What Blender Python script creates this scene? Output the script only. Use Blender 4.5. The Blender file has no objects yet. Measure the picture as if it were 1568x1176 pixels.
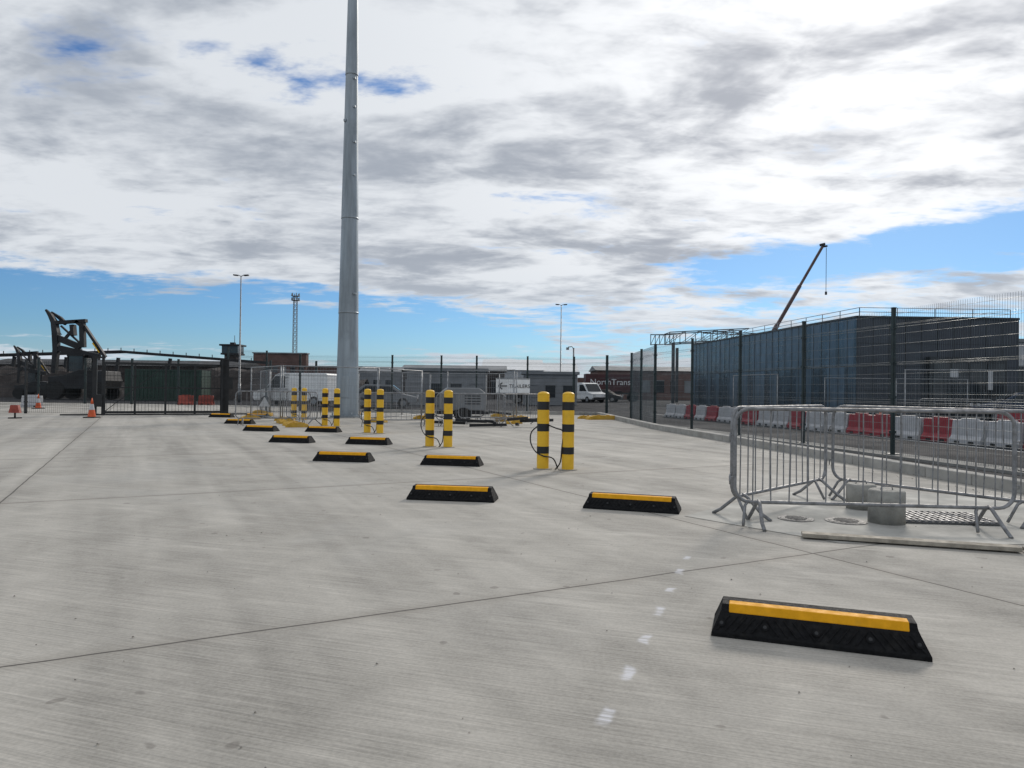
import bpy, math, random
from mathutils import Vector, Matrix
random.seed(7)
R=math.radians
sc=bpy.context.scene
sc.view_settings.view_transform='Standard'
sc.view_settings.look='None'
sc.view_settings.exposure=0
SUN_AZ,SUN_EL=R(27),R(28)
SUND=Vector((math.sin(SUN_AZ)*math.cos(SUN_EL),math.cos(SUN_AZ)*math.cos(SUN_EL),math.sin(SUN_EL)))

# ---------------------------------------------------------------- node helpers
class NT:
    def __init__(s,tree): s.t=tree; s.n=tree.nodes; s.l=tree.links
    def put(s,sock,v):
        if v is None: return
        if isinstance(v,bpy.types.NodeSocket): s.l.new(v,sock)
        else: sock.default_value=v
    def math(s,op,a,b=None,c=None,clamp=False):
        n=s.n.new('ShaderNodeMath'); n.operation=op; n.use_clamp=clamp
        s.put(n.inputs[0],a); s.put(n.inputs[1],b); s.put(n.inputs[2],c); return n.outputs[0]
    def vmath(s,op,a,b=None,out=0):
        n=s.n.new('ShaderNodeVectorMath'); n.operation=op
        s.put(n.inputs[0],a); s.put(n.inputs[1],b); return n.outputs[out]
    def dot(s,a,b): return s.vmath('DOT_PRODUCT',a,b,'Value')
    def comb(s,x,y,z=0.0):
        n=s.n.new('ShaderNodeCombineXYZ'); s.put(n.inputs[0],x); s.put(n.inputs[1],y); s.put(n.inputs[2],z); return n.outputs[0]
    def noise(s,vec,scale,detail=4,rough=.55,dist=0):
        n=s.n.new('ShaderNodeTexNoise'); s.put(n.inputs['Vector'],vec)
        n.inputs['Scale'].default_value=scale; n.inputs['Detail'].default_value=detail
        n.inputs['Roughness'].default_value=rough; n.inputs['Distortion'].default_value=dist
        return n.outputs[0]
    def ss(s,v,a,b,c=0.0,d=1.0,lin=False):
        n=s.n.new('ShaderNodeMapRange'); n.interpolation_type='LINEAR' if lin else 'SMOOTHSTEP'
        s.put(n.inputs['Value'],v); n.inputs['From Min'].default_value=a; n.inputs['From Max'].default_value=b
        n.inputs['To Min'].default_value=c; n.inputs['To Max'].default_value=d; return n.outputs[0]
    def mix(s,f,a,b,mode='MIX'):
        n=s.n.new('ShaderNodeMix'); n.data_type='RGBA'; n.blend_type=mode
        s.put(n.inputs[0],f)
        for k,v in ((6,a),(7,b)):
            if isinstance(v,(tuple,list)): v=tuple(v)+(1,) if len(v)==3 else tuple(v)
            s.put(n.inputs[k],v)
        return n.outputs[2]
    def bump(s,h,strength,dist):
        n=s.n.new('ShaderNodeBump'); n.inputs['Strength'].default_value=strength; n.inputs['Distance'].default_value=dist
        s.put(n.inputs['Height'],h); return n.outputs[0]

def mat(name,col,rough=.6,metal=0.,var=.25,scale=6.,bump=0.,dirt=None,streak=False,spec=.5,simple=False):
    m=bpy.data.materials.new(name); m.use_nodes=True; t=NT(m.node_tree)
    b=m.node_tree.nodes['Principled BSDF']
    tc=t.n.new('ShaderNodeTexCoord').outputs['Object']
    v=tc
    if streak: v=t.vmath('MULTIPLY',tc,(1,1,.12))
    n=t.noise(v,scale,1 if simple else 4,.6)
    f=t.ss(n,.3,.7,1-var,1+var*.6,True)
    c=t.vmath('SCALE',tuple(col)); c.node.inputs[3].default_value=1
    t.put(c.node.inputs[3],f)
    if dirt:
        n2=t.noise(tc,scale*.45,5,.65)
        c=t.mix(t.ss(n2,.5,.75,0,.6),c,dirt)
    t.put(b.inputs['Base Color'],c)
    t.put(b.inputs['Roughness'],t.ss(n,.3,.7,min(1,rough+.12),max(.05,rough-.1),True))
    b.inputs['Metallic'].default_value=metal
    b.inputs['Specular IOR Level'].default_value=spec
    if bump: t.put(b.inputs['Normal'],t.bump(t.noise(tc,scale*8,3,.6),bump,.01))
    return m

# ---------------------------------------------------------------- mesh builder
class MB:
    def __init__(s): s.v=[];s.f=[];s.mi=[];s.sm=[];s.mats=[]
    def _m(s,m):
        if m not in s.mats: s.mats.append(m)
        return s.mats.index(m)
    def add(s,vs,fs,m,smooth=False):
        o=len(s.v); s.v+= [tuple(p) for p in vs]; k=s._m(m)
        for f in fs: s.f.append([i+o for i in f]); s.mi.append(k); s.sm.append(smooth)
    def box(s,c,d,m,rz=0,rx=0,ry=0,taper=1.0):
        M=Matrix.Rotation(rz,3,'Z')@Matrix.Rotation(ry,3,'Y')@Matrix.Rotation(rx,3,'X')
        vs=[]
        for z in(-.5,.5):
            k=taper if z>0 else 1
            for x,y in((-.5,-.5),(.5,-.5),(.5,.5),(-.5,.5)):
                vs.append(Vector(c)+M@Vector((x*d[0]*k,y*d[1]*k,z*d[2])))
        s.add(vs,[(0,3,2,1),(4,5,6,7),(0,1,5,4),(1,2,6,5),(2,3,7,6),(3,0,4,7)],m)
    def tube(s,pts,r,m,n=8,cap=True,closed=False):
        pts=[Vector(p) for p in pts]; N=len(pts)
        rs=r if isinstance(r,(list,tuple)) else [r]*N
        def tan(i):
            if closed: return (pts[(i+1)%N]-pts[i-1]).normalized()
            a=pts[max(i-1,0)]; b=pts[min(i+1,N-1)]; return (b-a).normalized()
        t=tan(0); up=Vector((0,0,1)) if abs(t.z)<.9 else Vector((1,0,0))
        x=t.cross(up).normalized(); vs=[]
        for i in range(N):
            t=tan(i); x=(x-t*x.dot(t)).normalized(); y=t.cross(x)
            for k in range(n):
                a=2*math.pi*(k+.5)/n; vs.append(pts[i]+(x*math.cos(a)+y*math.sin(a))*rs[i])
        fs=[]
        for i in range(N if closed else N-1):
            j=(i+1)%N
            for k in range(n):
                l=(k+1)%n; fs.append((i*n+k,i*n+l,j*n+l,j*n+k))
        s.add(vs,fs,m,n>4)
        if cap and not closed:
            o=len(s.v)-N*n; k=s._m(m)
            s.f.append([o+i for i in range(n)][::-1]); s.mi.append(k); s.sm.append(False)
            s.f.append([o+(N-1)*n+i for i in range(n)]); s.mi.append(k); s.sm.append(False)
    def wire(s,a,b,r,m): s.tube([a,b],r,m,3,False)
    def beam(s,a,b,w,m,h=None):
        a=Vector(a);b=Vector(b);h=h or w; t=(b-a).normalized()
        up=Vector((0,0,1)) if abs(t.z)<.95 else Vector((0,1,0))
        x=t.cross(up).normalized(); y=x.cross(t)
        vs=[p+x*i*w/2+y*j*h/2 for p in(a,b) for i,j in((-1,-1),(1,-1),(1,1),(-1,1))]
        s.add(vs,[(0,3,2,1),(4,5,6,7),(0,1,5,4),(1,2,6,5),(2,3,7,6),(3,0,4,7)],m)
    def prism(s,poly,a,b,m,axis='x'):
        n=len(poly); vs=[]
        for k in(a,b):
            for p,q in poly:
                vs.append({'x':(k,p,q),'y':(p,k,q),'z':(p,q,k)}[axis])
        fs=[tuple(range(n))[::-1],tuple(range(n,2*n))]
        for i in range(n):
            j=(i+1)%n; fs.append((i,j,n+j,n+i))
        s.add(vs,fs,m)
    def mesh(s,name,bevel=0):
        me=bpy.data.meshes.new(name); me.from_pydata(s.v,[],s.f)
        for m in s.mats: me.materials.append(m)
        me.polygons.foreach_set('material_index',s.mi); me.polygons.foreach_set('use_smooth',s.sm)
        me.update(); return me
    def obj(s,name,loc=(0,0,0),rz=0,parent=None,bevel=0):
        return inst(name,s.mesh(name),loc,rz,parent,bevel)
def inst(name,me,loc=(0,0,0),rz=0,parent=None,bevel=0,scale=None):
    o=bpy.data.objects.new(name,me); sc.collection.objects.link(o)
    o.location=loc; o.rotation_euler=(0,0,rz)
    if scale: o.scale=scale
    if parent: o.parent=parent
    if bevel:
        b=o.modifiers.new('bevel','BEVEL'); b.width=bevel; b.segments=2; b.limit_method='ANGLE'; b.angle_limit=R(35)
    return o
def empty(name,loc=(0,0,0),rz=0):
    o=bpy.data.objects.new(name,None); sc.collection.objects.link(o); o.location=loc; o.rotation_euler=(0,0,rz); return o

# ---------------------------------------------------------------- materials
yellow=mat('yellow_paint',(.84,.49,.02),.45,var=.12,scale=5,dirt=(.40,.28,.08))
yellow_strip=mat('yellow_reflective_strip',(.82,.38,.012),.65,var=.15,scale=20,dirt=(.5,.27,.03),spec=.15)
black_band=mat('black_band',(.012,.012,.013),.45,scale=8)
rubber=mat('recycled_rubber',(.008,.008,.009),.7,var=.5,scale=40,bump=.5,dirt=(.024,.022,.02),spec=.2)
galv=mat('galvanised_steel',(.27,.28,.29),.45,.6,var=.25,scale=9,simple=True)
galv_dull=mat('weathered_galvanised_tube',(.27,.27,.275),.55,.5,var=.4,scale=14,dirt=(.13,.115,.10))
mastm=mat('mast_galvanised_steel',(.32,.36,.39),.5,.45,var=.35,scale=2.2,streak=True,dirt=(.2,.23,.25))
fence_green=mat('dark_green_powdercoat',(.010,.022,.022),.45,scale=4,simple=True)
fence_wire=mat('fence_wire_coating',(.10,.125,.135),.45,.3,scale=4,simple=True)
fence_dark=mat('black_fence_wire',(.012,.014,.015),.5,scale=4,simple=True)
gate_black=mat('gate_black_paint',(.01,.011,.012),.5,scale=4,simple=True)
clad2=mat('anthracite_cladding',(.044,.05,.062),.40,.2,var=.2,scale=.7)
seam=mat('cladding_seam',(.02,.024,.028),.5,scale=2,simple=True)
glass=mat('dark_glass',(.02,.025,.03),.08,0,scale=1,simple=True)
white=mat('white_paint',(.78,.79,.79),.4,var=.1,scale=3,dirt=(.6,.59,.56))
red=mat('red_plastic',(.30,.018,.028),.5,var=.25,scale=5,dirt=(.2,.06,.05))
redb=mat('faded_red_plastic',(.30,.05,.03),.5,var=.25,scale=5)
whitep=mat('white_plastic',(.46,.46,.47),.5,var=.2,scale=5,dirt=(.3,.29,.28))
orange=mat('orange_plastic',(.65,.10,.02),.5,scale=5)
yfoot=mat('yellow_block_foot',(.55,.32,.03),.65,var=.3,scale=6,dirt=(.25,.2,.12))
concm=mat('cast_concrete',(.33,.32,.29),.85,var=.3,scale=7,bump=.5,dirt=(.20,.19,.17))
kerbm=mat('kerb_concrete',(.38,.365,.335),.85,var=.25,scale=3,bump=.4,dirt=(.25,.23,.20))
wood=mat('weathered_timber',(.36,.32,.26),.8,var=.35,scale=12,bump=.4)
castiron=mat('cast_iron_cover',(.13,.13,.13),.6,.3,scale=20,bump=.5)
dark=mat('dark_machine_paint',(.010,.010,.012),.6,scale=1,simple=True)
brown=mat('brown_brick_wall',(.15,.085,.07),.85,var=.3,scale=.6)
darkbrown=mat('rusty_stock',(.046,.036,.032),.85,var=.5,scale=.8)
maroon=mat('maroon_panel',(.07,.014,.016),.5,scale=1)
greenc=mat('green_container_paint',(.018,.05,.035),.6,scale=1,dirt=(.03,.035,.025))
bluec=mat('blue_container_paint',(.02,.035,.07),.6,scale=1)
rustc=mat('rust_container_paint',(.07,.03,.022),.7,scale=1)
greyc=mat('grey_sheet_metal',(.21,.22,.23),.6,scale=.6)
lightgrey=mat('light_grey_sheet',(.48,.49,.50),.5,scale=.5)
crane_red=mat('crane_boom_paint',(.10,.055,.05),.5,scale=1)
tyre=mat('tyre_rubber',(.015,.015,.015),.8,scale=10,simple=True)
linep=mat('white_road_paint',(.5,.5,.49),.8,var=.3,scale=3)
steelm=mat('structural_steel',(.07,.075,.08),.5,.3,scale=2,simple=True)
stonem=mat('loose_stone',(.24,.22,.19),.9,var=.5,scale=20)

def cladding():
    m=bpy.data.materials.new('dark_blue_cladding_sky_tint'); m.use_nodes=True; t=NT(m.node_tree)
    b=t.n['Principled BSDF']; P=t.n.new('ShaderNodeTexCoord').outputs['Object']
    sp=t.n.new('ShaderNodeSeparateXYZ'); t.l.new(P,sp.inputs[0])
    wn=t.n.new('ShaderNodeTexWhiteNoise'); wn.noise_dimensions='2D'
    t.l.new(t.comb(t.math('FLOOR',sp.outputs[1]),t.math('FLOOR',t.math('DIVIDE',sp.outputs[2],3.0))),wn.inputs['Vector'])
    r=wn.outputs['Value']
    st=t.noise(t.vmath('MULTIPLY',P,(1,1.6,.18)),1.,4,.6)
    f=t.math('ADD',t.ss(r,0,1,.75,1.2),t.ss(st,.3,.7,-.25,.25))  # panel tones and vertical streaks imitate uneven reflections in the base colour
    c=t.vmath('SCALE',(.085,.125,.165)); t.put(c.node.inputs[3],f)  # blue-grey sheet, lightened and blued to carry the sky's reflection on this wall
    t.put(b.inputs['Base Color'],c); b.inputs['Metallic'].default_value=.6
    t.put(b.inputs['Roughness'],t.ss(r,0,1,.2,.36))
    t.put(b.inputs['Normal'],t.bump(t.noise(P,.9,2,.5),.5,.06)); return m
clad=cladding()

def concrete_yard():
    m=bpy.data.materials.new('brushed_concrete'); m.use_nodes=True; t=NT(m.node_tree)
    b=t.n['Principled BSDF']; P=t.n.new('ShaderNodeTexCoord').outputs['Object']
    wob=t.math('MULTIPLY',t.math('SUBTRACT',t.noise(P,1.5,2),.5),.03)
    u=t.math('ADD',t.dot(P,(.885,.465,0)),wob); v=t.math('ADD',t.dot(P,(-.465,.885,0)),wob)
    un=t.math('DIVIDE',t.math('ADD',u,1.27),5.95); vn=t.math('DIVIDE',t.math('SUBTRACT',v,3.82),5.2)
    def dist(a,w): return t.math('MULTIPLY',t.math('ABSOLUTE',t.math('SUBTRACT',t.math('FRACT',t.math('ADD',a,.5)),.5)),w)
    d=t.math('MINIMUM',dist(un,5.95),dist(vn,5.2))
    line=t.ss(d,.005,.012,1,0); halo=t.ss(d,0,.14,1,0)
    wn=t.n.new('ShaderNodeTexWhiteNoise'); wn.noise_dimensions='3D'
    t.l.new(t.comb(t.math('FLOOR',un),t.math('FLOOR',vn)),wn.inputs['Vector']); slab=wn.outputs['Value']
    track=t.noise(t.comb(t.math('MULTIPLY',u,1.5),t.math('MULTIPLY',v,.10)),1.,3,.6,.3)
    big=t.noise(P,.33,3,.6,.6); mid=t.noise(P,1.5,6,.66,.6); fine=t.noise(P,60,2,.7)
    s=t.dot(P,(.30,.954,0)); a=t.dot(P,(.954,-.30,0))
    brush=t.noise(t.comb(t.math('MULTIPLY',s,75.),t.math('MULTIPLY',a,1.4)),1.,2,.65)
    brush2=t.noise(t.comb(t.math('MULTIPLY',s,5.),t.math('MULTIPLY',a,.7)),1.,4,.65)
    f=t.ss(track,.30,.72,-.20,.26,True)
    for n,lo,hi,k in((big,.3,.7,.10),(mid,.28,.72,.13),(fine,.3,.7,.10),(brush,.3,.7,.15),(brush2,.3,.7,.05),(slab,0,1,.05)):
        f=t.math('ADD',f,t.ss(n,lo,hi,-k,k,True))
    f=t.math('ADD',f,1.0)
    f=t.math('ADD',f,t.ss(brush2,.55,.8,0,.26))
    c=t.vmath('SCALE',(.375,.354,.317)); t.put(c.node.inputs[3],f)
    c=t.mix(t.ss(big,.5,.7,0,.3),c,(.325,.322,.308))
    c=t.mix(t.math('MULTIPLY',halo,t.ss(mid,.35,.65,.05,.40)),c,(.21,.185,.155))
    c=t.mix(t.math('MULTIPLY',line,.85),c,(.06,.054,.048))
    spots=t.ss(t.noise(P,7,1,.5),.73,.78,0,.5); c=t.mix(spots,c,(.15,.135,.12))
    PA=t.vmath('SUBTRACT',P,(.343,2.66,0)); p=t.dot(PA,(.344,.939,0)); q=t.dot(PA,(-.939,.344,0))
    pw=t.math('ADD',p,t.math('MULTIPLY',mid,.35))
    dash=t.ss(t.math('ABSOLUTE',t.math('SUBTRACT',t.math('FRACT',t.math('DIVIDE',pw,.47)),.5)),.10,.19,1,0)
    qw=t.math('ADD',q,t.math('MULTIPLY',t.math('SUBTRACT',t.noise(P,9,2),.5),.07))
    dm=t.math('MULTIPLY',dash,t.ss(t.math('ABSOLUTE',qw),.010,.036,1,0))
    dm=t.math('MULTIPLY',dm,t.math('MULTIPLY',t.ss(p,-.12,-.05),t.ss(p,3.0,3.1,1,0)))
    dm=t.math('MULTIPLY',dm,t.ss(brush,.36,.60,.3,.85))
    c=t.mix(dm,c,(.66,.66,.69))
    t.put(b.inputs['Base Color'],c)
    t.put(b.inputs['Roughness'],t.ss(mid,.3,.7,.92,.75,True)); b.inputs['Specular IOR Level'].default_value=.3
    t.put(b.inputs['Normal'],t.bump(brush,.5,.005)); return m
yardm=concrete_yard()
asph=mat('asphalt',(.028,.029,.033),.9,var=.35,scale=.5,bump=.3,dirt=(.05,.05,.05),spec=.15)

# ---------------------------------------------------------------- ground
g=MB(); g.add([(-2500,-400,0),(2500,-400,0),(2500,4000,0),(-2500,4000,0)],[(0,1,2,3)],asph); g.obj('ground')
g=MB(); poly=[(-60,-12),(9.0,-12),(7.62,0),(6.55,9),(4.74,23.7),(4.35,36.3),(-11,37),(-14,47),(-60,50)]
g.add([(x,y,.004) for x,y in poly],[tuple(range(len(poly)))],yardm); g.obj('concrete_yard')
kp=[(9.1,-12),(7.72,0),(6.65,9),(4.84,23.7),(4.45,36.4)]
g=MB()
for i in range(len(kp)-1):
    a=Vector((*kp[i],0));b=Vector((*kp[i+1],0)); L=(b-a).length; n=max(1,round(L/.915)); d=(b-a)/n; ang=math.atan2(d.y,d.x)
    for j in range(n):
        c=a+d*(j+.5); g.box((c.x,c.y,.08),(d.length-.012,.24,.165),kerbm,rz=ang)
g.obj('kerb',bevel=.012)
g=MB()
for j in range(14):
    g.box((4.2-j*.92,36.55,.08),(.905,.2,.16),kerbm)
g.obj('kerb',bevel=.012)
g=MB(); g.add([(12.6,8,.004),(12.75,8,.004),(7.9,40,.004),(7.75,40,.004)],[(0,1,2,3)],linep); g.obj('road_marking')
pm=mat('concrete_margin',(.24,.235,.22),.9,var=.3,scale=2,bump=.3)
g=MB(); pts=[(fx,fy) for fx,fy in ((10.05,2.6),(8.24,11.5),(5.28,26.2))]
vs=[]
for x,y in pts: vs+=[(x-.25,y,.05),(x+.35,y,.05),(x-.25,y,0),(x+.35,y,0)]
g.add(vs,[(0,1,5,4),(4,5,9,8),(2,0,4,6),(6,4,8,10),(1,3,7,5),(5,7,11,9)],pm); g.obj('fence_plinth')
g=MB()
for i in range(360):
    if i<200: y=random.uniform(2.0,14); x=random.uniform(-.75,.72)*y
    else:
        tt=random.random(); y=2+tt*22; x=7.35-.124*y-random.uniform(0,.35)**1.3
    s=random.uniform(.003,.008)*(1.4 if i>200 else 1); vs=[]
    for k in range(6):
        v=[Vector((1,0,0)),Vector((0,1,0)),Vector((-1,0,0)),Vector((0,-1,0)),Vector((0,0,.8)),Vector((0,0,-.3))][k]*s*random.uniform(.6,1.2)
        vs.append((x+v.x,y+v.y,.006+s*.3+v.z))
    g.add(vs,[(0,1,4),(1,2,4),(2,3,4),(3,0,4),(1,0,5),(2,1,5),(3,2,5),(0,3,5)],stonem)
g.obj('loose_grit')

# ---------------------------------------------------------------- wheel stops
def wheelstop_mesh():
    g=MB(); L=.5
    prof=[(-.155,0,0),(-.155,.022,0),(-.085,.120,.045),(-.072,.150,.05),(.05,.155,.05),(.062,.148,.05),(.155,.022,0),(.155,0,0)]
    vs=[]
    for sgn in(-1,1):
        for y,z,ins in prof: vs.append((sgn*(L-ins),y,z))
    n=len(prof); fs=[tuple(range(n)),tuple(range(n,2*n))[::-1]]
    for i in range(n):
        j=(i+1)%n; fs.append((i,n+i,n+j,j))
    g.add(vs,fs,rubber)
    l=.415
    c=[(-.0905,.117),(-.0765,.1535),(-.02,.1565)]
    vs=[(sx*l,y,z) for sx in(-1,1) for y,z in c]+[(sx*l,y,z-.02) for sx in(-1,1) for y,z in c]
    g.add(vs,[(0,3,4,1),(1,4,5,2),(0,1,2,8,7,6),(3,9,10,11,5,4),(0,6,9,3),(2,5,11,8)],yellow_strip)
    for side in(-1,1):
        def P(x,k):
            y=-.150+(.150-.092)*k; z=.03+(.112-.03)*k; return (x,(y-.001)*(1 if side<0 else -1),z)
        for base in(-.36,-.12,.12,.36):
            for k in range(5):
                o=(k-2)*.042
                s2=1 if base in(-.36,.12) else -1
                g.beam(P(base+o-.03*s2,.05),P(base+o+.03*s2,.85),.010,rubber,.007)
        for x in(-.24,0.,.24,-.45,.45):
            p=Vector(P(x,.42)); q=p+Vector((0,-.006 if side<0 else .006,.004))
            g.tube([p,q],.020,rubber,12); g.tube([p,q+(q-p)*.15],.011,black_band,8)
    return g.mesh('wheel_stop')
ws=wheelstop_mesh()
stops=[((1.043,3.65),(1.976,3.33)),((.746,7.56),(1.74,7.24)),((-1.19,7.99),(-.166,7.84)),((-1.507,11.65),(-.491,11.46)),
((-3.38,12.06),(-2.373,11.9)),((-3.72,15.8),(-2.69,15.57)),((-5.51,16.06),(-4.49,15.84)),((-5.82,20.0),(-4.85,19.75)),
((-7.6,20.1),(-6.66,19.84)),((-9.62,23.8),(-8.68,23.6)),((-12.2,28.6),(-11.25,28.4)),((-10.9,29.),(-9.95,28.8))]
for a,b in stops:
    a=Vector(a);b=Vector(b); c=(a+b)/2; ang=math.atan2(b.y-a.y,b.x-a.x); nrm=Vector((-math.sin(ang),math.cos(ang)))
    c+=nrm*.155
    inst('wheel_stop',ws,(c.x,c.y,.004),ang,bevel=.006)

# ---------------------------------------------------------------- bollards
def bollard_mesh():
    g=MB(); r=.095
    zs=[(0,yellow),(.25,black_band),(.36,yellow),(.60,black_band),(.72,yellow),(.94,black_band),(1.07,yellow),(1.185,None)]
    for (z,m),(z2,_) in zip(zs,zs[1:]):
        g.tube([(0,0,z),(0,0,z2)],r if m is yellow else r+.002,m,28,False)
    pts=[];rr=[]
    for i in range(7):
        a=i/6*math.pi/2; pts.append((0,0,1.185+.045*math.sin(a))); rr.append(max(.004,r*math.cos(a)))
    g.tube(pts,rr,yellow,28,True)
    g.tube([(0,0,0),(0,0,.012)],.15,concm,24)
    return g.mesh('bollard')
bm_=bollard_mesh()
bol=[((.504,11.29),(.894,11.2)),((-1.766,15.36),(-1.36,15.24)),((-4.02,19.8),(-3.63,19.6)),((-6.1,23.2),(-5.65,22.95)),((-8.4,27.4),(-7.95,27.2))]
for a,b in bol:
    for p in(a,b): inst('bollard',bm_,(p[0],p[1],.004),random.uniform(0,6))
    g=MB(); a=Vector((*a,0));b=Vector((*b,0)); d=b-a; mid=(a+b)/2; f=Vector((0,-.11,0))
    def cat(pts,n=8):
        out=[];P=[pts[0]]+pts+[pts[-1]]
        for i in range(1,len(P)-2):
            for k in range(n):
                t=k/n; p0,p1,p2,p3=[Vector(q) for q in P[i-1:i+3]]
                out.append(.5*((2*p1)+(-p0+p2)*t+(2*p0-5*p1+4*p2-p3)*t*t+(-p0+3*p1-3*p2+p3)*t**3))
        out.append(Vector(pts[-1])); return out
    Z=lambda z:Vector((0,0,z))
    g.tube(cat([a+Z(.70)+d.normalized()*.09,a+d*.5+Z(.66)+f*.6,b+Z(.60)-d.normalized()*.08+f*.5,b+Z(.35)-d.normalized()*.10+f*.4,mid+d*.2+Z(.12),mid+Z(.0)]),.011,black_band,7)
    g.tube(cat([a+Z(.68)-d.normalized()*.09,a-d.normalized()*.19+Z(.58),a-d.normalized()*.20+Z(.42),a-d.normalized()*.12+Z(.28)+f*.5,a+f+Z(.22),mid-d*.1+Z(.18)+f*.4,mid+d*.1+Z(.02)]),.011,black_band,7)
    g.obj('charging_cable')

# ---------------------------------------------------------------- crowd barrier
def crowd_mesh(L=2.4,rr=.018,rb=.0065,mt=None):
    mt=mt or galv_dull
    g=MB(); H=1.1; z0=.22; r=.14; pts=[]
    def arc(cx,cz,a0,a1):
        for i in range(6):
            a=a0+(a1-a0)*i/5; pts.append((cx+r*math.cos(a),0,cz+r*math.sin(a)))
    arc(L-r,H-r,math.pi/2,0); arc(L-r,z0+r,0,-math.pi/2); arc(r,z0+r,-math.pi/2,-math.pi); arc(r,H-r,math.pi,math.pi/2)
    g.tube(pts,rr,mt,10,closed=True)
    n=int(L/.16)
    for i in range(1,n):
        x=L*i/n
        zt=H if r<x<L-r else H-.03
        bow=random.uniform(-.012,.012)
        g.tube([(x,0,z0),(x+bow,bow,(z0+H)/2),(x,0,zt)],rb,mt,6,False)
    for x,s in((.22,1),(L-.22,-1)):
        for sy in(-1,1):
            g.tube([(x,0,z0+.01),(x,sy*.05,z0-.01),(x-.02*s,sy*.22,.06),(x-.02*s,sy*.31,.006)],.017,mt,8)
        g.tube([(x-.10,0,z0),(x-.13,-.03,z0-.03),(x-.17,-.14,.02)],.014,mt,8)
    for z in(.45,.85):
        g.tube([(0,0,z),(-.035,0,z),(-.045,0,z-.02),(-.045,0,z-.07)],.007,mt,6)
        g.tube([(L,0,z-.02),(L+.04,0,z-.02),(L+.04,0,z-.05),(L,0,z-.05)],.006,mt,6)
    return g.mesh('crowd_barrier')
def place_seg(name,me,a,b,L,z=.004):
    a=Vector(a);b=Vector(b); ang=math.atan2(b.y-a.y,b.x-a.x)
    return inst(name,me,(a.x,a.y,z),ang)
cb25=crowd_mesh(2.5); cb=crowd_mesh(2.35)
place_seg('crowd_barrier',cb25,(2.12,6.73),(4.66,6.50),2.5)
place_seg('crowd_barrier',cb,(2.17,6.98),(3.80,8.62),2.3)
place_seg('crowd_barrier',cb,(3.92,8.66),(5.12,6.75),2.3)
for a,b in (((-4.9,22.9),(-2.7,23.6)),((-2.5,23.6),(-.3,24.2)),((-.3,24.4),(1.0,26.2)),((-1.9,25.5),(.3,26.6)),((-7.8,24.6),(-6.4,23.0)),((-3.2,26.3),(-1.2,27.2)),((-8.9,22.9),(-6.7,24)),((-23.6,27.9),(-21.4,28.3)),((-26,27.3),(-23.8,27.9)),((15.5,27),(17.5,26)),((17.7,26),(19.9,25.5))):
    place_seg('crowd_barrier',cb,a,b,2.35)

def block(loc,r,h):
    g=MB(); g.tube([(0,0,0),(0,0,h-.015),(0,0,h)],[r,r,r-.015],concm,36)
    g.tube([(0,0,h),(0,0,h+.001)],[.04,.04],castiron,12)
    g.tube([(-.06,0,h-.005),(-.05,0,h+.03),(.05,0,h+.03),(.06,0,h-.005)],.006,galv_dull,6)
    g.obj('concrete_cylinder_block',loc)
block((3.66,6.92,.008),.165,.32); block((3.82,7.75,.008),.15,.27)
g=MB(); pp=[(1.75,7.15),(2.75,5.95),(5.7,6.0),(6.15,8.9),(3.4,9.0)]
padm=mat('pale_concrete_pad',(.42,.41,.375),.85,var=.3,scale=1.6,bump=.3,dirt=(.27,.26,.24))
g.add([(x,y,.008) for x,y in pp],[tuple(range(5))],padm); g.obj('concrete_pad')
def cover(x,y,r):
    g=MB(); g.tube([(0,0,0),(0,0,.006)],r,castiron,40); g.tube([(0,0,.006),(0,0,.009)],r*.86,castiron,40)
    for i in range(-3,4): g.box((0,i*r*.2,.011),(r*1.2*math.cos(i*.35),.012,.006),castiron)
    g.obj('manhole_cover',(x,y,.009))
cover(2.83,7.05,.17); cover(3.28,6.95,.19)
g=MB(); g.box((0,0,.01),(1.0,.62,.012),castiron)
for i in range(16): g.box((-.46+i*.0613,0,.024),(.018,.58,.016),galv_dull)
for j in range(6): g.box((0,-.28+j*.112,.026),(.98,.012,.014),galv_dull)
g.obj('drain_grating',(4.25,7.15,.009),R(-6))
g=MB(); g.box((0,0,.025),(1.62,.12,.035),wood); g.box((1.64,-.03,.022),(1.6,.12,.03),wood,rz=R(-2)); g.obj('timber_plank',(3.30,5.92,.010),R(-17),bevel=.004)

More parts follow.
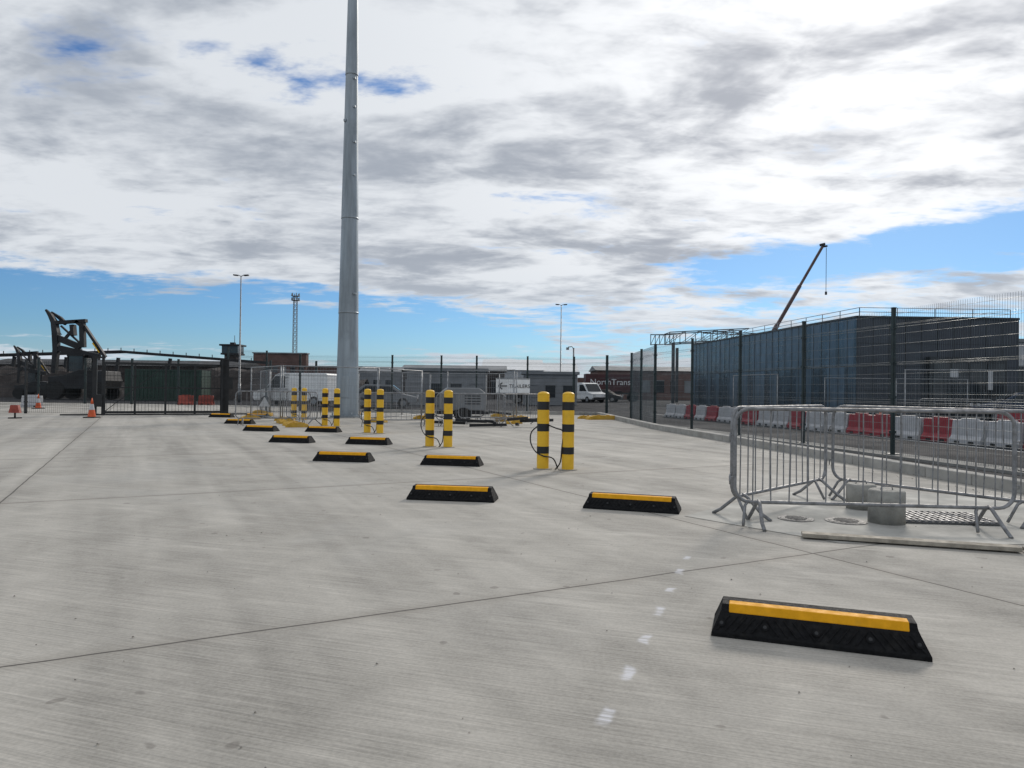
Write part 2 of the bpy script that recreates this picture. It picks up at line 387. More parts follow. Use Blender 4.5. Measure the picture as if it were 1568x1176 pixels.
# ---------------------------------------------------------------- mesh panel fence
def fence(name,pts,H=2.93,wire=fence_wire,post=fence_green,dv=.05,r=.0028,pw=.065,base=.05):
    g=MB()
    for i,p in enumerate(pts):
        q=pts[min(i+1,len(pts)-1)]; q0=pts[max(i-1,0)]
        ang=math.atan2(q[1]-q0[1],q[0]-q0[0])
        g.box((p[0],p[1],H/2+.03),(pw,pw,H+.06),post,rz=ang); g.box((p[0],p[1],H+.07),(pw+.012,pw+.012,.02),post,rz=ang)
        g.box((p[0],p[1],.058),(.2,.2,.015),post,rz=ang)
        for z in (.5,1.2,1.9,2.6):
            if z<H: g.box((p[0],p[1],z),(pw+.03,pw+.03,.05),post,rz=ang)
    for a,b in zip(pts,pts[1:]):
        A=Vector((a[0],a[1],0));B=Vector((b[0],b[1],0)); L=(B-A).length; d=(B-A)/L; nn=Vector((-d.y,d.x,0))
        n=int(L/dv)
        for k in range(1,n):
            p=A+d*(L*k/n); g.wire(p+Vector((0,0,base)),p+Vector((0,0,H+.03)),r,wire)
        z=base+.02
        while z<H:
            g.wire(A+nn*.006+Vector((0,0,z)),B+nn*.006+Vector((0,0,z)),r*1.15,wire)
            z+=.2
        for zf in(.35,1.1,1.85,2.6):
            if zf<H:
                g.wire(A+nn*.02+Vector((0,0,zf)),B+nn*.02+Vector((0,0,zf)),r*1.6,wire)
                g.wire(A+nn*.006+Vector((0,0,zf+.05)),B+nn*.006+Vector((0,0,zf+.05)),r*1.3,wire)
    return g.obj(name)
fp=[(8.24-.2014*(D-11.5),D) for D in (2.6,5.5,8.4,11.35,14.3,17.25,20.2,23.2,26.2)]
fence('mesh_panel_fence',fp)
fence('mesh_panel_fence',[(5.28,26.2),(5.35,29.4),(5.45,32.4),(4.65,34.8)],pw=.09)
fence('mesh_panel_fence',[(4.65,34.8),(3.2,36.8),(.8,36.9),(-1.85,37.),(-3.7,37.1),(-6.3,37.3),(-9,37.4),(-11.2,37.5)],wire=fence_dark,pw=.09,r=.003)
fence('mesh_panel_fence',[(-40+3*i,46.2+.1*i) for i in range(10)],dv=.08,r=.005,wire=fence_dark,pw=.12)
fence('mesh_panel_fence',[(-12.65,31.6),(-11.9,34.4),(-11.2,37.5)],dv=.06,wire=fence_dark)
fence('mesh_panel_fence',[(-34,33.2),(-30.5,32.4),(-27.4,31.6),(-24,30.9),(-20.6,30.1),(-17.2,29.3)],H=2.2,dv=.10,r=.004,wire=fence_dark,post=gate_black,pw=.08)
g=MB(); Lg=4.6; H=2.2
for z in(.12,H-.05,1.15): g.box((Lg/2,0,z),(Lg,.08,.10 if z<1 or z>2 else .05),gate_black)
for x in(0.04,1.15,2.3,3.45,Lg-.04): g.box((x,0,H/2),(.08,.07,H),gate_black)
for i in range(1,36): g.tube([(Lg*i/36,0,.15),(Lg*i/36,0,H-.08)],.009,gate_black,4,False)
g.beam((.05,.0,.15),(2.3,0,H-.08),.03,gate_black)
g.box((Lg/2,0,.03),(Lg+3,.12,.05),gate_black)
g.obj('sliding_gate',(-16.8,29.2,.004),math.atan2(2.2,4.1))
g=MB(); g.box((0,0,1.2),(.34,.34,2.4),gate_black); g.box((0,0,2.43),(.4,.4,.06),gate_black); g.box((.25,.0,1.4),(.16,.3,.5),gate_black); g.box((-.1,-.35,1.3),(.06,.4,2.3),gate_black); g.obj('gate_post',(-12.75,31.5,.004),.4)
g=MB(); g.box((0,0,1.2),(.16,.16,2.4),gate_black); g.box((.3,0,1.2),(.1,.1,2.4),gate_black); g.box((.15,0,2.38),(.45,.18,.08),gate_black); g.box((.15,0,.6),(.3,.3,.5),gate_black); g.obj('gate_post',(-17.1,29.1,.004),.4)

# ---------------------------------------------------------------- temporary fence
def heras_mesh(L=3.4):
    g=MB(); H=2.0
    for x in(0.03,L-.03): g.tube([(x,0,.05),(x,0,H)],.021,galv,8)
    for z in(.18,H-.02): g.tube([(0,0,z),(L,0,z)],.018,galv,8)
    n=int(L/.10)
    for i in range(1,n): g.wire((L*i/n,0,.18),(L*i/n,0,H),.0024,galv)
    for k in range(1,8): g.wire((0,0,.18+.23*k),(L,0,.18+.23*k),.0024,galv)
    return g.mesh('temporary_fence_panel')
def foot_mesh():
    g=MB(); g.prism([(-.36,0),(.36,0),(.34,.08),(.2,.14),(-.2,.14),(-.34,.08)],-.12,.12,yfoot,'y')
    for x in(-.1,.1): g.tube([(x,0,.14),(x,0,.16)],.04,yfoot,10)
    return g.mesh('fence_foot')
hm=heras_mesh(); fm=foot_mesh()
hs=[((-10.0,27.2),(-7.9,24.4)),((-7.9,24.4),(-4.9,26)),((-4.9,26),(-3.7,29.2)),((-10.4,30.5),(-7.2,31.2)),((-7.2,33.2),(-3.9,33.4)),((-3.9,33.4),(-.6,32.8)),((-3.7,29.3),(-5.,32.4)),((-.6,32.8),(.2,29.5)),((.1,26.1),(-2.6,28.2)),((-11.9,33.6),(-10.4,30.5)),
((11.6,21),(14.9,20.2)),((14.9,20.2),(18.2,19.6)),((10.3,27.5),(9.6,30.8)),((14.5,33),(17.8,33)),((17.8,33),(21.2,33))]
for a,b in hs:
    o=place_seg('temporary_fence_panel',hm,a,b,3.4); ang=o.rotation_euler.z
    inst('fence_foot',fm,(a[0],a[1],.004),ang+math.pi/2,bevel=.01)
inst('fence_foot',fm,(4.0,31.0,.004),.3,scale=(2.2,1.4,1.3)); inst('fence_foot',fm,(3.3,31.6,.004),.1)
inst('fence_foot',fm,(-.1,28.,.004),.1,scale=(1.6,1.2,1.4)); inst('fence_foot',fm,(.25,29.3,.004),-.3,scale=(1.5,1.3,1.3))
inst('fence_foot',fm,(-7.2,23.2,.004),1.4); inst('fence_foot',fm,(-8.4,26.3,.004),.1); inst('fence_foot',fm,(-6.7,22.2,.004),.3)

# ---------------------------------------------------------------- high mast
g=MB()
def rad(z): return .47-.0148*z
segs=[0,4.4,8.4,14.5,20,26]
for a,b in zip(segs,segs[1:]):
    g.tube([(0,0,a),(0,0,b)],[rad(a)+.012,rad(b)],mastm,16,False)
    g.tube([(0,0,b-.02),(0,0,b+.05)],[rad(b)+.016,rad(b)+.016],mastm,16)
for z in(0,.05): g.tube([(0,0,z),(0,0,z+.04)],.72,mastm,24)
for i in range(12):
    a=i*math.pi/6; g.tube([(.62*math.cos(a),.62*math.sin(a),.05),(.62*math.cos(a),.62*math.sin(a),.22)],.025,mastm,6)
g.box((0,-.46,1.3),(.34,.06,.9),mastm)
for z,a in((13.1,.9),(12.5,2.4),(11.6,.8),(10.2,.9),(14.3,.9),(5.2,.6)):
    x=rad(z)*math.cos(a); g.box((x,-rad(z)*.75,z),(.10,.14,.08),mastm)
g.tube([(0,0,25.8),(0,0,26.1)],1.2,mastm,20)
for i in range(8):
    a=i*math.pi/4; g.box((1.3*math.cos(a),1.3*math.sin(a),25.8),(.5,.35,.18),galv,rz=a)
g.obj('high_mast_light',(-6.95,30,.004))
def lamp(x,y,h,n=2):
    g=MB(); g.tube([(0,0,0),(0,0,1.5),(0,0,1.51),(0,0,h)],[.11,.11,.075,.04],galv,12)
    for s in((-1,1) if n==2 else (1,)):
        g.tube([(0,0,h-.05),(s*.2,0,h+.05),(s*.3,0,h+.05)],.03,galv,8); g.box((s*.42,0,h+.04),(.34,.24,.09),dark,ry=-s*.08)
    g.obj('street_lamp',(x,y,0))
lamp(-21.5,56,10); lamp(4.95,72.6,10)
g=MB(); g.tube([(0,0,0),(0,0,3.9)],.05,galv,10); g.tube([(0,0,3.8),(-.1,0,3.98),(-.35,0,3.95)],.03,galv,8); g.box((-.38,0,3.85),(.16,.3,.14),greyc); g.obj('cctv_pole',(3.8,44.,0))
g=MB(); H=20.5
def lv(z): return .42-.1*z/H
for i in range(22):
    z0=H*i/22;z1=H*(i+1)/22; a=lv(z0);b=lv(z1)
    c0=[(-a,-a),(a,-a),(a,a),(-a,a)];c1=[(-b,-b),(b,-b),(b,b),(-b,b)]
    for k in range(4):
        g.beam((*c0[k],z0),(*c1[k],z1),.09,greyc); g.beam((*c0[k],z0),(*c1[(k+1)%4],z1),.05,greyc); g.beam((*c1[k],z1),(*c1[(k+1)%4],z1),.05,greyc)
for z in(H,H-.9):
    g.box((0,0,z),(1.5,1.5,.1),greyc)
    for k in range(6):
        a=k*math.pi/3; g.box((.8*math.cos(a),.8*math.sin(a),z+.3),(.14,.14,.6),greyc)
g.obj('lattice_communication_mast',(-46,150,0))

# ---------------------------------------------------------------- water-filled barriers
def wb(m):
    g=MB()
    g.prism([(-.2,0),(.2,0),(.2,.12),(.12,.22),(.08,.62),(-.08,.62),(-.12,.22),(-.2,.12)],-.48,.48,m,'x')
    for s in(-1,1): g.tube([(s*.49,0,.1),(s*.49,0,.5)],.035,m,10)
    g.box((0,0,.64),(.5,.1,.05),m)
    for s in(-.22,.22): g.box((s,0,.05),(.16,.42,.07),tyre)
    return g.mesh('water_filled_barrier')
wr,ww,wrb=wb(red),wb(whitep),wb(redb)
A=Vector((12.9,13.2));Bv=Vector((7.75,36)); L=(Bv-A).length; d=(Bv-A)/L; ang=math.atan2(d.y,d.x)
i=0
while i*1.02<L:
    p=A+d*i*1.02; inst('water_filled_barrier',(wr,ww,wr,wr,ww,ww)[i%6] if i%7 else ww,(p.x+random.uniform(-.05,.05),p.y,.0),ang+random.uniform(-.05,.05),bevel=.02); i+=1
for x,y,a,m in((-21.5,46.9,.2,wrb),(-20.3,47.2,0,wrb),(-25.8,38.2,.2,ww),(19,27,0,wr),(20.1,27,.1,ww)):
    inst('water_filled_barrier',m,(x,y,.004),a,bevel=.02)
def cone_mesh():
    g=MB(); g.box((0,0,.02),(.42,.42,.04),tyre)
    def rr(z): return .15-.15*z/.82
    for z0,z1,m in((.04,.30,orange),(.30,.52,whitep),(.52,.75,orange)): g.tube([(0,0,z0),(0,0,z1)],[rr(z0),rr(z1)],m,20,z1>.7)
    return g.mesh('traffic_cone')
cm=cone_mesh()
for x,y in((-15.9,26.9),(-24,36),(12.2,23.5),(14,28)): inst('traffic_cone',cm,(x,y,.004))
g=MB(); g.box((0,0,.02),(.3,.3,.04),tyre); g.tube([(0,0,.04),(0,0,.25)],.03,tyre,8); g.prism([(-.2,.2),(.2,.2),(.13,.48),(-.13,.48)],-.06,.06,redb,'y'); g.obj('site_warning_light',(-17.9,25.6,.004))
g=MB(); g.box((0,0,.02),(.3,.3,.04),tyre); g.tube([(-.12,0,.04),(-.08,0,.5)],.012,tyre,6);g.tube([(.12,0,.04),(.08,0,.5)],.012,tyre,6); g.prism([(-.22,.45),(.22,.45),(0,.84)],-.03,-.01,lightgrey,'y'); g.obj('temporary_road_sign',(-10.1,29.0,.004),.5)

# ---------------------------------------------------------------- vehicles
def vehicle(name,loc,rz,L,W,H,paint,kind='van'):
    e=empty(name,loc,rz); g=MB()
    if kind=='van': prof=[(-L/2,.35),(L/2-.1,.35),(L/2,.55),(L/2-.05,.95),(L/2-.9,1.15),(L/2-1.6,H-.1),(L/2-2.0,H),(-L/2+.1,H),(-L/2,H-.1)]
    else: prof=[(-L/2,.35),(L/2,.35),(L/2,.7),(L/2-.9,.9),(L/2-1.7,H-.03),(-L/2+1.1,H),(-L/2+.3,.95),(-L/2,.9)]
    g.prism(prof,-W/2,W/2,paint,'y'); g.obj('body',parent=e,bevel=.05)
    w=MB()
    for s in(-1,1):
        y=s*(W/2+.004)
        if kind=='van': q=[(L/2-1.0,1.2),(L/2-1.6,H-.22),(L/2-2.3,H-.22),(L/2-2.3,1.2)]
        else: q=[(L/2-1.15,.92),(L/2-1.8,H-.1),(-L/2+1.15,H-.1),(-L/2+.6,.92)]
        w.add([(a,y,b) for a,b in q],[(0,1,2,3)],glass)
    if kind=='van': x0,z0,x1,z1=L/2-.9+.004,1.17,L/2-1.56,H-.14
    else: x0,z0,x1,z1=L/2-.92,.92,L/2-1.64,H-.06
    w.add([(x0+.03,-W/2+.12,z0+.03),(x0+.03,W/2-.12,z0+.03),(x1+.03,W/2-.2,z1+.03),(x1+.03,-W/2+.2,z1+.03)],[(0,1,2,3)],glass)
    w.obj('windows',parent=e)
    t=MB()
    for x in(-L/2+.9,L/2-.9):
        for s in(-1,1):
            t.tube([(x,s*(W/2-.18),.33),(x,s*(W/2+.02),.33)],.33,tyre,20); t.tube([(x,s*(W/2+.02),.33),(x,s*(W/2+.03),.33)],.19,galv,14)
    t.obj('wheels',parent=e)
    l=MB()
    for s in(-1,1): l.box((L/2-.02,s*(W/2-.25),.78),(.08,.3,.15),lightgrey); l.box((-L/2-.004,s*(W/2-.15),.95),(.04,.14,.35),redb)
    l.box((L/2,0,.5),(.06,W*.8,.18),dark); l.obj('lights_and_bumper',parent=e)
vehicle('parked_van',(-14.6,48,0),R(172),5.2,1.95,2.2,white)
vehicle('parked_van',(7.9,76,0),R(-60),5.0,1.95,2.1,white)
vehicle('parked_car',(10.2,80,0),R(-20),4.4,1.8,1.45,dark,'car')
vehicle('parked_car',(-8.3,46,0),R(5),4.4,1.8,1.5,greyc,'car')
vehicle('parked_car',(26,36,0),R(160),4.4,1.8,1.45,bluec,'car')
vehicle('parked_van',(31,40,0),R(90),5.2,1.95,2.2,white)
vehicle('parked_car',(1.8,66,0),R(10),4.4,1.8,1.5,dark,'car')
e=empty('portable_generator',(-1.9,27.3,.004),R(10)); g=MB()
g.prism([(-.85,.45),(.85,.45),(.85,1.1),(.6,1.3),(-.6,1.3),(-.85,1.1)],-.45,.45,greyc,'y'); g.obj('canopy',parent=e,bevel=.03)
g=MB(); g.box((0,0,.36),(2.,.9,.12),dark); g.beam((1.,0,.4),(1.9,0,.3),.08,dark)
for s in(-1,1): g.tube([(0,s*.45,.28),(0,s*.6,.28)],.28,tyre,16)
for i in range(5): g.box((.35,-.456,.7+i*.1),(.6,.015,.03),dark)
g.obj('chassis_and_vents',parent=e)
g=MB()
for k in range(9):
    x=random.uniform(-1.2,1.2); g.beam((x,-.3+random.random()*.6,.05+.05*k*.5),(x+random.uniform(-1.4,1.4),random.uniform(-.3,.3),.08+.03*k),.09,dark)
g.obj('stacked_black_pipes',(-.6,23.9,.004))

e=empty('direction_sign',(.05,36.75,0),0); g=MB(); g.box((0,0,1.45),(1.75,.03,.8),white); g.obj('panel',parent=e)
g=MB(); g.box((0,-.02,1.82),(1.7,.01,.03),dark); g.box((0,-.02,1.08),(1.7,.01,.03),dark)
g.beam((-.75,-.025,1.45),(-.3,-.025,1.45),.02,dark,.06); g.beam((-.75,-.025,1.45),(-.55,-.025,1.62),.02,dark,.06); g.beam((-.75,-.025,1.45),(-.55,-.025,1.28),.02,dark,.06)
for s in(-.8,.8): g.box((s,.05,.9),(.06,.06,1.9),galv)
g.obj('border_and_arrow',parent=e)
def text(body,loc,size,m,parent,name,rx=R(90)):
    c=bpy.data.curves.new(name,'FONT'); c.body=body; c.size=size; c.extrude=.004; c.materials.append(m)
    o=bpy.data.objects.new(name,c); sc.collection.objects.link(o); o.location=loc; o.rotation_euler=(rx,0,0); o.parent=parent; return o
text('TRAILERS',(-.2,-.03,1.36),.26,dark,e,'lettering')

# ---------------------------------------------------------------- dark clad building
e=empty('dark_clad_building'); H=6.0
c=[(21.2,43.7),(31.3,43.9),(31.3,72),(18.2,71.7)]
g=MB()
for i in range(4):
    a=c[i];b=c[(i+1)%4]; m=clad if i==3 else clad2
    g.add([(*a,0),(*b,0),(*b,H),(*a,H)],[(0,1,2,3)],m)
g.obj('walls',parent=e)
g=MB(); g.add([(x,y,H-.15) for x,y in c],[(0,1,2,3)],greyc)
for i in range(4):
    a=Vector((*c[i],H+.02));b=Vector((*c[(i+1)%4],H+.02)); g.beam(a,b,.16,seam,.12)
g.obj('roof_and_parapet',parent=e)
g=MB()
a=Vector((18.2,71.7,0));b=Vector((21.2,43.7,0)); n=28
for i in range(n+1):
    p=a.lerp(b,i/n)+Vector((-.008,0,0)); g.box((p.x,p.y,H/2),(.02,.04,H-.1),seam)
for z in(3.0,): g.beam((18.19,71.7,z),(21.19,43.7,z),.02,seam,.04)
for i in range(11):
    x=21.2+i*1.01; g.box((x,43.69+.02*i,H/2),(.03,.03,H-.1),seam)
for z in(1.5,3.0,4.4): g.beam((21.2,43.69,z),(31.3,43.89,z),.025,seam)
g.obj('cladding_seams',parent=e)
g=MB(); g.box((27.9,43.6,1.85),(4.7,.45,3.5),seam); g.obj('window_surround',parent=e)
g=MB()
for i in range(4): g.box((26.25+i*1.1,43.36,1.75),(1.0,.03,2.9),glass)
g.obj('window_glazing',parent=e)
g=MB(); g.box((27.,43.34,2.6),(.5,.01,.5),lightgrey); g.box((29.2,43.34,2.2),(.3,.01,1.2),lightgrey); g.obj('window_notices',parent=e)
g=MB()
for A_,B_ in(((18.5,71.4),(21.5,44)),((21.5,44),(31,44.2))):
    A_=Vector((*A_,0));B_=Vector((*B_,0)); n=int((B_-A_).length/2)
    for z in(.35,.62): g.beam(A_+Vector((0,0,H+z)),B_+Vector((0,0,H+z)),.035,galv)
    for i in range(n+1): p=A_.lerp(B_,i/n); g.beam(p+Vector((0,0,H-.1)),p+Vector((0,0,H+.62)),.04,galv)
g.obj('roof_handrail',parent=e)
g=MB()
def truss(a,b,w,h,n):
    a=Vector(a);b=Vector(b); d=(b-a)/n; up=Vector((0,0,h)); s=Vector((-d.y,d.x,0)).normalized()*w
    for o in(Vector(),s):
        g.beam(a+o,b+o,.10,steelm); g.beam(a+o+up,b+o+up,.10,steelm)
        for i in range(n):
            g.beam(a+o+d*i,a+o+d*i+up,.07,steelm); g.beam(a+o+d*i,a+o+d*(i+1)+up,.05,steelm)
    for i in range(n+1): g.beam(a+d*i+up,a+d*i+s+up,.05,steelm)
truss((16.6,75,6.4),(25,75,6.9),2.5,1.15,5); truss((16.4,76,6.3),(19.5,84,6.9),1.6,1.1,3); truss((22,78,6.9),(29,80,6.9),2,1.,4)
for x,y in((17,75),(21,75),(25,75),(19.5,84),(27,80)): g.box((x,y,3.2),(.3,.3,6.5),steelm)
g.obj('steel_canopy_frame')
def shed(name,x0,x1,y0,y1,H,wm,rm,ridge=0,openings=0,axis='x'):
    e=empty(name); g=MB()
    if ridge and axis=='x':
        xm=(x0+x1)/2; g.prism([(x0,0),(x1,0),(x1,H),(xm,H+ridge),(x0,H)],y0,y1,wm,'y')
    else: g.box(((x0+x1)/2,(y0+y1)/2,H/2),(x1-x0,y1-y0,H),wm)
    g.obj('walls',parent=e)
    g=MB()
    if ridge and axis=='x':
        for s in(-1,1):
            xe=(x0 if s<0 else x1)+s*.3; xm=(x0+x1)/2
            g.add([(xe,y0-.3,H-.05),(xm,y0-.3,H+ridge+.08),(xm,y1+.3,H+ridge+.08),(xe,y1+.3,H-.05)],[(0,1,2,3)],rm)
    elif ridge:
        ym=(y0+y1)/2
        g.prism([(y0-.3,H),(y1+.3,H),(ym,H+ridge)],x0-.3,x1+.3,rm,'x')
    else: g.box(((x0+x1)/2,(y0+y1)/2,H+.12),(x1-x0+.4,y1-y0+.4,.24),rm)
    g.obj('roof',parent=e)
    g=MB(); w=(x1-x0)/max(1,openings)
    for i in range(openings):
        g.box((x0+w*(i+.5),y0-.02,H*.45),(w*.55,.05,H*.4),glass if i%3 else greyc)
        g.box((x0+w*(i+.5),y0-.05,H*.45+H*.21),(w*.6,.08,.1),rm)
    if openings: g.obj('windows_and_doors',parent=e)
    return e
shed('grey_office_building',33,50,52,70,5.2,lightgrey,greyc,0,6)
shed('white_marquee',-5,5.2,120,140,4.6,lightgrey,white,2.2,3,'y')
shed('white_marquee',3.0,11.8,128,140,4.5,lightgrey,white,1.8,2,'y')
shed('brick_terminal_building',-75,-29,150,165,5.6,brown,greyc,0,14)
shed('brick_office_block',-54,-43,148,149.8,8.2,brown,greyc,0,6)
shed('long_dark_shed',-75,-39,100,112,4.0,darkbrown,dark,1.0,10,'y')
shed('low_workshop',-14,-1,90,98,3.6,darkbrown,greyc,.8,6,'y')
shed('low_workshop',13,30,108,118,4.4,brown,greyc,.8,8,'y')
shed('low_warehouse',-27,-8,125,135,4.2,greyc,greyc,1.0,9,'y')
shed('site_office',-8,-2,54,57,2.6,greyc,greyc,0,4)
shed('site_office',1,5.5,60,63,2.6,greyc,greyc,0,3)
e=empty('freight_trailer',(10.6,86,0),0); g=MB()
g.box((1.5,0,2.25),(6.6,2.4,2.1),maroon); g.obj('box_body',parent=e,bevel=.04)
g=MB(); g.box((1.5,0,1.0),(6.4,1.,.2),dark)
for x in(-.9,.1,4.0):
    for s in(-1,1): g.tube([(x,s*.9,.5),(x,s*1.2,.5)],.5,tyre,18)
g.obj('chassis_and_wheels',parent=e)
text('NorthTrans',(-1.3,-1.23,2.0),1.0,white,e,'lettering')
e=empty('harbour_control_tower',(-51.2,130,0)); g=MB(); g.box((0,0,3.6),(2.2,2.2,7.2),darkbrown); g.obj('shaft',parent=e)
g=MB(); g.box((0,0,7.9),(2.9,2.9,1.3),glass); g.box((0,0,7.15),(3.2,3.2,.3),dark); g.obj('cabin',parent=e)
g=MB(); g.box((0,0,8.75),(3.6,3.6,.3),dark); g.box((0,0,9.1),(.8,.8,.4),dark); g.tube([(.3,0,9),(.3,0,10.6)],.05,dark,6); g.obj('roof',parent=e)
def container(x,y,z,L,m,rz=0):
    g=MB(); g.box((0,0,1.3),(L,2.4,2.56),m)
    n=int(L/.3)
    for i in range(n): g.box((-L/2+.2+i*.3,-1.215,1.3),(.12,.05,2.2),m); g.box((-L/2+.2+i*.3,1.215,1.3),(.12,.05,2.2),m)
    for sx in(-1,1):
        for sy in(-1,1): g.box((sx*(L/2-.06),sy*1.16,1.3),(.17,.17,2.6),m)
    for s in(-1,1): g.box((0,s*1.2,.1),(L+.02,.12,.18),m); g.box((0,s*1.2,2.52),(L+.02,.12,.14),m)
    g.obj('shipping_container',(x,y,z),rz)
cols=[darkbrown,dark,rustc,darkbrown,bluec,dark,darkbrown,rustc]
k=0
for x in(-58,-51.5,-45,-38.5,-32,-25.5):
    container(x,76+random.uniform(-1,1),0,6.05,cols[k%8],random.uniform(-.03,.03)); k+=1
container(-29,60,0,6.05,greenc,.1); container(-21,68,0,6.05,rustc,0)
g=MB(); nx,ny=60,10; vs=[]
for j in range(ny):
    for i in range(nx):
        x=-70+i*.95; y=64+j*.9; e_=math.sin(math.pi*j/(ny-1))
        vs.append((x,y,max(-.05,e_*(2.2+.8*math.sin(i*.31)+random.uniform(-.45,.45)))))
g.add(vs,[(j*nx+i,j*nx+i+1,(j+1)*nx+i+1,(j+1)*nx+i) for j in range(ny-1) for i in range(nx-1)],darkbrown); g.obj('scrap_heap')
e=empty('inclined_conveyor'); g=MB(); g.beam((-45,82,5.1),(-28,82,4.0),1.2,dark,.3); g.beam((-60,82,4.5),(-45,82,5.1),1.2,dark,.3)
for i in range(22):
    x=-60+i*1.5; zt=4.5+(x+60)*.04 if x<-45 else 5.1-(x+45)*.0647
    g.beam((x,81.6,zt),(x,81.6,zt+.45),.07,dark); 
for x in(-58,-52,-46,-40,-34): g.beam((x,82,0),(x+.5,82,4.4),.3,dark)
g.obj('gallery_and_legs',parent=e)
def stacker(x,y,s,rz):
    e=empty('container_reach_stacker',(x,y,0),rz); e.scale=(s,s,s)
    g=MB()
    g.prism([(-1.0,.9),(3.6,.9),(3.8,1.6),(3.6,2.4),(1.6,2.5),(.2,2.0),(-1.0,1.9)],-1.3,1.3,dark,'y'); g.obj('chassis',parent=e,bevel=.05)
    g=MB()
    for xx in(-.4,2.9):
        for sy in(-1,1): g.tube([(xx,sy*.9,.75),(xx,sy*1.5,.75)],.75,tyre,20)
    g.obj('wheels',parent=e)
    g=MB(); g.box((.9,0,3.0),(1.3,1.3,1.3),glass); g.box((.9,0,3.7),(1.45,1.45,.12),dark)
    for a in(-.65,.65):
        for b in(-.65,.65): g.box((.9+a,b,3.0),(.1,.1,1.4),dark)
    g.obj('cab',parent=e)
    g=MB()
    g.tube([(-2.1,0,7.55),(-1.7,0,7.1),(-1.35,0,6.5),(-1.2,0,5.6),(-1.15,0,4.2),(-1.3,0,2.2)],[.10,.22,.30,.34,.30,.26],dark,4)
    g.tube([(-1.95,.5,7.4),(-1.2,.5,6.9),(-.7,.5,6.4)],[.1,.2,.2],dark,4)
    g.beam((-1.3,0,6.45),(1.35,0,6.65),.4,dark,.28); g.beam((.5,0,6.6),(1.2,0,6.1),.4,dark,.3)
    g.beam((1.0,0,6.6),(1.1,0,4.4),.4,dark,.36); g.beam((.2,0,6.3),(.3,0,5.4),.3,dark,.5)
    g.beam((-1.1,0,5.2),(.9,0,4.4),.35,dark,.5); g.beam((-.9,0,4.3),(2.5,0,3.6),.4,dark,.5)
    g.beam((-.8,0,6.2),(.9,0,4.7),.14,dark); g.beam((1.2,0,6.2),(3.0,0,3.6),.3,dark,.22); g.beam((-.6,0,4.9),(.2,0,5.9),.2,dark)
    g.beam((2.0,0,4.8),(2.6,0,4.0),.3,yellow,.18)
    for z in(4.9,5.6,6.2): g.tube([(-1.1,0,z),(-1.35,.4,z-.4),(-1.1,.6,z-.7)],.04,dark,6)
    g.obj('boom_and_spreader',parent=e)
stacker(-37.4,60,1.0,0); stacker(-41.6,61,.6,0)
e=empty('mobile_crane',(31,90,0)); g=MB()
g.box((0,0,1.4),(9,2.6,.9),crane_red)
for i in range(4):
    for s in(-1,1): g.tube([(-3.4+i*2.2,s*.9,.6),(-3.4+i*2.2,s*1.35,.6)],.6,tyre,16)
g.box((-3.6,0,2.4),(1.6,2.4,1.3),glass); g.box((1.,0,2.6),(4,2.2,1.5),crane_red); g.obj('carrier_and_cab',parent=e,bevel=.05)
g=MB(); a=Vector((-1.2,0,3.2)); b=Vector((8.2,0,19.9))
for t0,t1,w in((0,.4,.5),(.38,.7,.38),(.68,1,.28)): g.beam(a.lerp(b,t0),a.lerp(b,t1),w,crane_red,w)
g.beam(b,b+Vector((.6,0,.1)),.22,dark); g.beam(b+Vector((-.3,0,.2)),b+Vector((.3,0,.35)),.3,dark)
g.tube([(8.7,0,19.8),(8.7,0,14.2)],.035,dark,5); g.box((8.7,0,14.0),(.2,.2,.4),dark)
g.beam((1.5,0,3),(1.8,0,8),.3,galv)
g.obj('telescopic_boom_and_hook',parent=e)
g=MB()
x=-700
while x<900:
    w=random.uniform(12,55); h=random.uniform(3,9); g.box((x+w/2,430+random.uniform(-20,60),h/2),(w,20,h),random.choice((greyc,brown,greyc,darkbrown)))
    if random.random()<.4: g.prism([(x,h),(x+w,h),(x+w/2,h+3)],420,440,greyc,'y')
    x+=w+random.uniform(-5,25)
g.obj('distant_town_skyline')
g=MB(); vs=[];N=90
for i in range(N):
    x=-2400+i*4800/(N-1); vs+=[(x,1800,-1),(x,1900,14+8*math.sin(i*.21)+5*math.sin(i*.57))]
g.add(vs,[(2*i,2*i+2,2*i+3,2*i+1) for i in range(N-1)],mat('distant_hill_grass',(.12,.15,.16),.9,scale=.01)); g.obj('distant_hills')

# ---------------------------------------------------------------- sky
w=bpy.data.worlds.new("World"); sc.world=w; w.use_nodes=True; t=NT(w.node_tree)
for n in list(t.n): t.n.remove(n)
out=t.n.new('ShaderNodeOutputWorld'); bg=t.n.new('ShaderNodeBackground'); t.l.new(bg.outputs[0],out.inputs[0])
bg.inputs['Strength'].default_value=.1
w.cycles.sampling_method='MANUAL'; w.cycles.sample_map_resolution=512
sky=t.n.new('ShaderNodeTexSky'); sky.sky_type='NISHITA'; sky.sun_disc=False; sky.sun_elevation=SUN_EL; sky.sun_rotation=SUN_AZ
sky.air_density=1.0; sky.dust_density=.4; sky.ozone_density=2.0
D=t.vmath('NORMALIZE',t.n.new('ShaderNodeTexCoord').outputs['Generated'])
sp=t.n.new('ShaderNodeSeparateXYZ'); t.l.new(D,sp.inputs[0]); X,Y,Z=sp.outputs
zc=t.math('ADD',t.math('MAXIMUM',Z,0.0),.13)
U=t.math('DIVIDE',X,zc); V=t.math('DIVIDE',Y,zc)
Us=t.math('MULTIPLY',t.math('ADD',U,t.math('MULTIPLY',V,.22)),.80); Vs=t.math('SUBTRACT',t.math('MULTIPLY',V,1.2),t.math('MULTIPLY',U,.10))
uv=t.comb(Us,Vs,3.7); uv2=t.comb(Us,Vs,14.9)
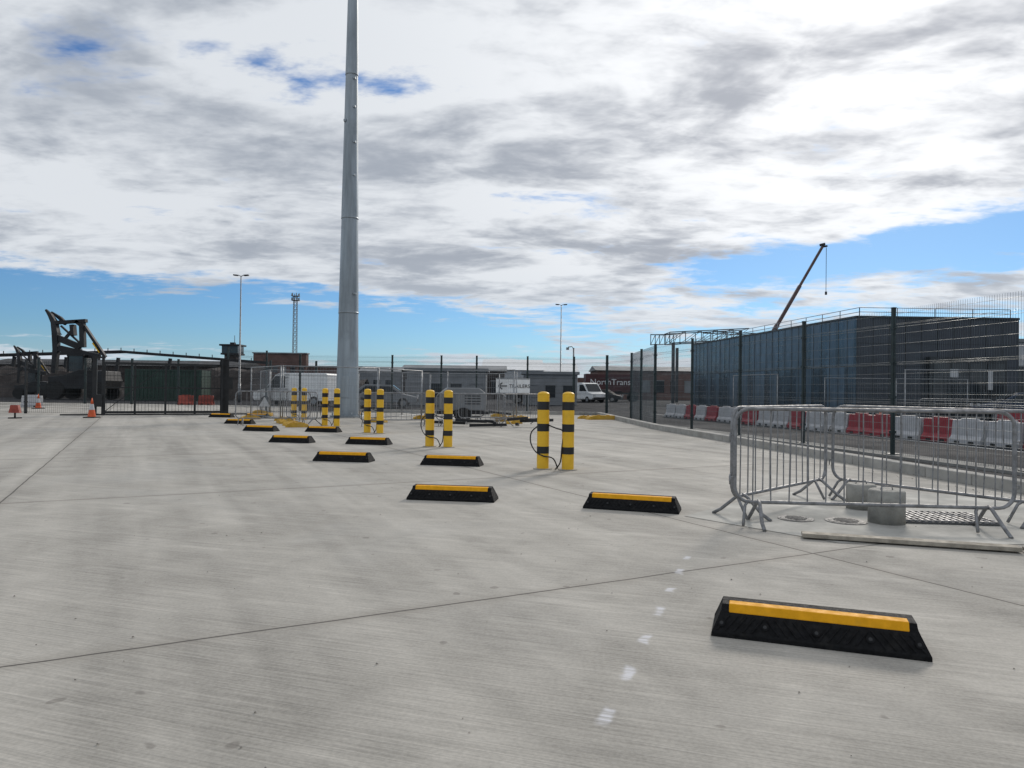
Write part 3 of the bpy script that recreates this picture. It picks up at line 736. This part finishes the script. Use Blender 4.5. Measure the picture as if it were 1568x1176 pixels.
n1=t.noise(uv,2.0,6,.6,.25); n2=t.noise(uv,.5,1,.5); n3=t.noise(uv2,2.1,5,.55,.45); n4=t.noise(uv2,7.0,4,.6,.3)
dens=t.math('ADD',t.math('MULTIPLY',n1,.65),t.math('ADD',t.math('MULTIPLY',n2,.12),t.math('MULTIPLY',n4,.23)))
def gauss(v,c,s):
    q=t.math('DIVIDE',t.math('SUBTRACT',v,c),s); return t.math('EXPONENT',t.math('MULTIPLY',t.math('MULTIPLY',q,q),-1.0))
gl=t.math('MULTIPLY',gauss(t.math('ADD',Z,t.math('MULTIPLY',X,.06)),.062,.050),t.ss(X,.0,-.25,0,.95))
zr=t.math('SUBTRACT',Z,t.math('MULTIPLY',X,.09))
gr=t.math('MULTIPLY',gauss(zr,.135,.03),t.ss(X,.10,.34,0,1.0))
gc=t.math('MULTIPLY',gauss(Z,.075,.045),.5)
h1=t.math('SUBTRACT',1.0,t.ss(t.vmath('DISTANCE',D,(-.504,.779,.374),'Value'),0,.11))
h2=t.math('SUBTRACT',1.0,t.ss(t.vmath('DISTANCE',D,(.398,.856,.328),'Value'),0,.10))
gap=t.math('ADD',t.math('ADD',gl,gr),t.math('ADD',gc,t.math('MULTIPLY',t.math('ADD',h1,h2),.55)))
dg=t.math('ADD',t.math('SUBTRACT',dens,t.math('MULTIPLY',gap,.20)),t.ss(Z,.12,.24,.045,.09))
alpha=t.ss(dg,.40,.525)
tk=t.math('ADD',t.math('MULTIPLY',n3,.54),t.math('ADD',t.math('MULTIPLY',n4,.22),t.math('MULTIPLY',n1,.24)))
thick=t.ss(tk,.44,.62)
sun=t.math('MAXIMUM',t.dot(D,tuple(SUND)),0.0)
glow=t.math('POWER',sun,12.0)
grey=t.mix(glow,(3.7,4.1,4.75),(4.9,5.1,5.6)); wht=t.mix(glow,(7.3,7.65,8.1),(11.5,11.6,11.8))
cl=t.mix(thick,wht,grey)
cl=t.mix(t.ss(Z,.0,.2,.75,0),cl,(6.4,7.1,7.9))
blue=t.mix(1.0,sky.outputs[0],(.42,.67,.97),'MULTIPLY')
blue=t.mix(t.ss(Z,0,.08,.45,0),blue,(4.3,5.6,7.0))
blue=t.mix(t.math('MULTIPLY',glow,.55),blue,(2.0,3.6,6.2))
res=t.mix(alpha,blue,cl); t.put(bg.inputs['Color'],res)

sd=bpy.data.lights.new('sun','SUN'); sd.energy=1.8; sd.angle=R(10); sd.color=(1,.93,.84)
so=bpy.data.objects.new('sun',sd); sc.collection.objects.link(so); so.rotation_euler=(-SUND).to_track_quat('-Z','Y').to_euler(); so.location=(20,40,40)

cd=bpy.data.cameras.new('camera'); cam=bpy.data.objects.new('camera',cd); sc.collection.objects.link(cam)
cd.sensor_width=36; cd.lens=24.96; cd.clip_end=6000; cd.clip_start=.05
M=Matrix.Rotation(R(90.47),4,'X')@Matrix.Rotation(R(.7),4,'Z'); M.translation=(0,0,1.254); cam.matrix_world=M
sc.camera=cam
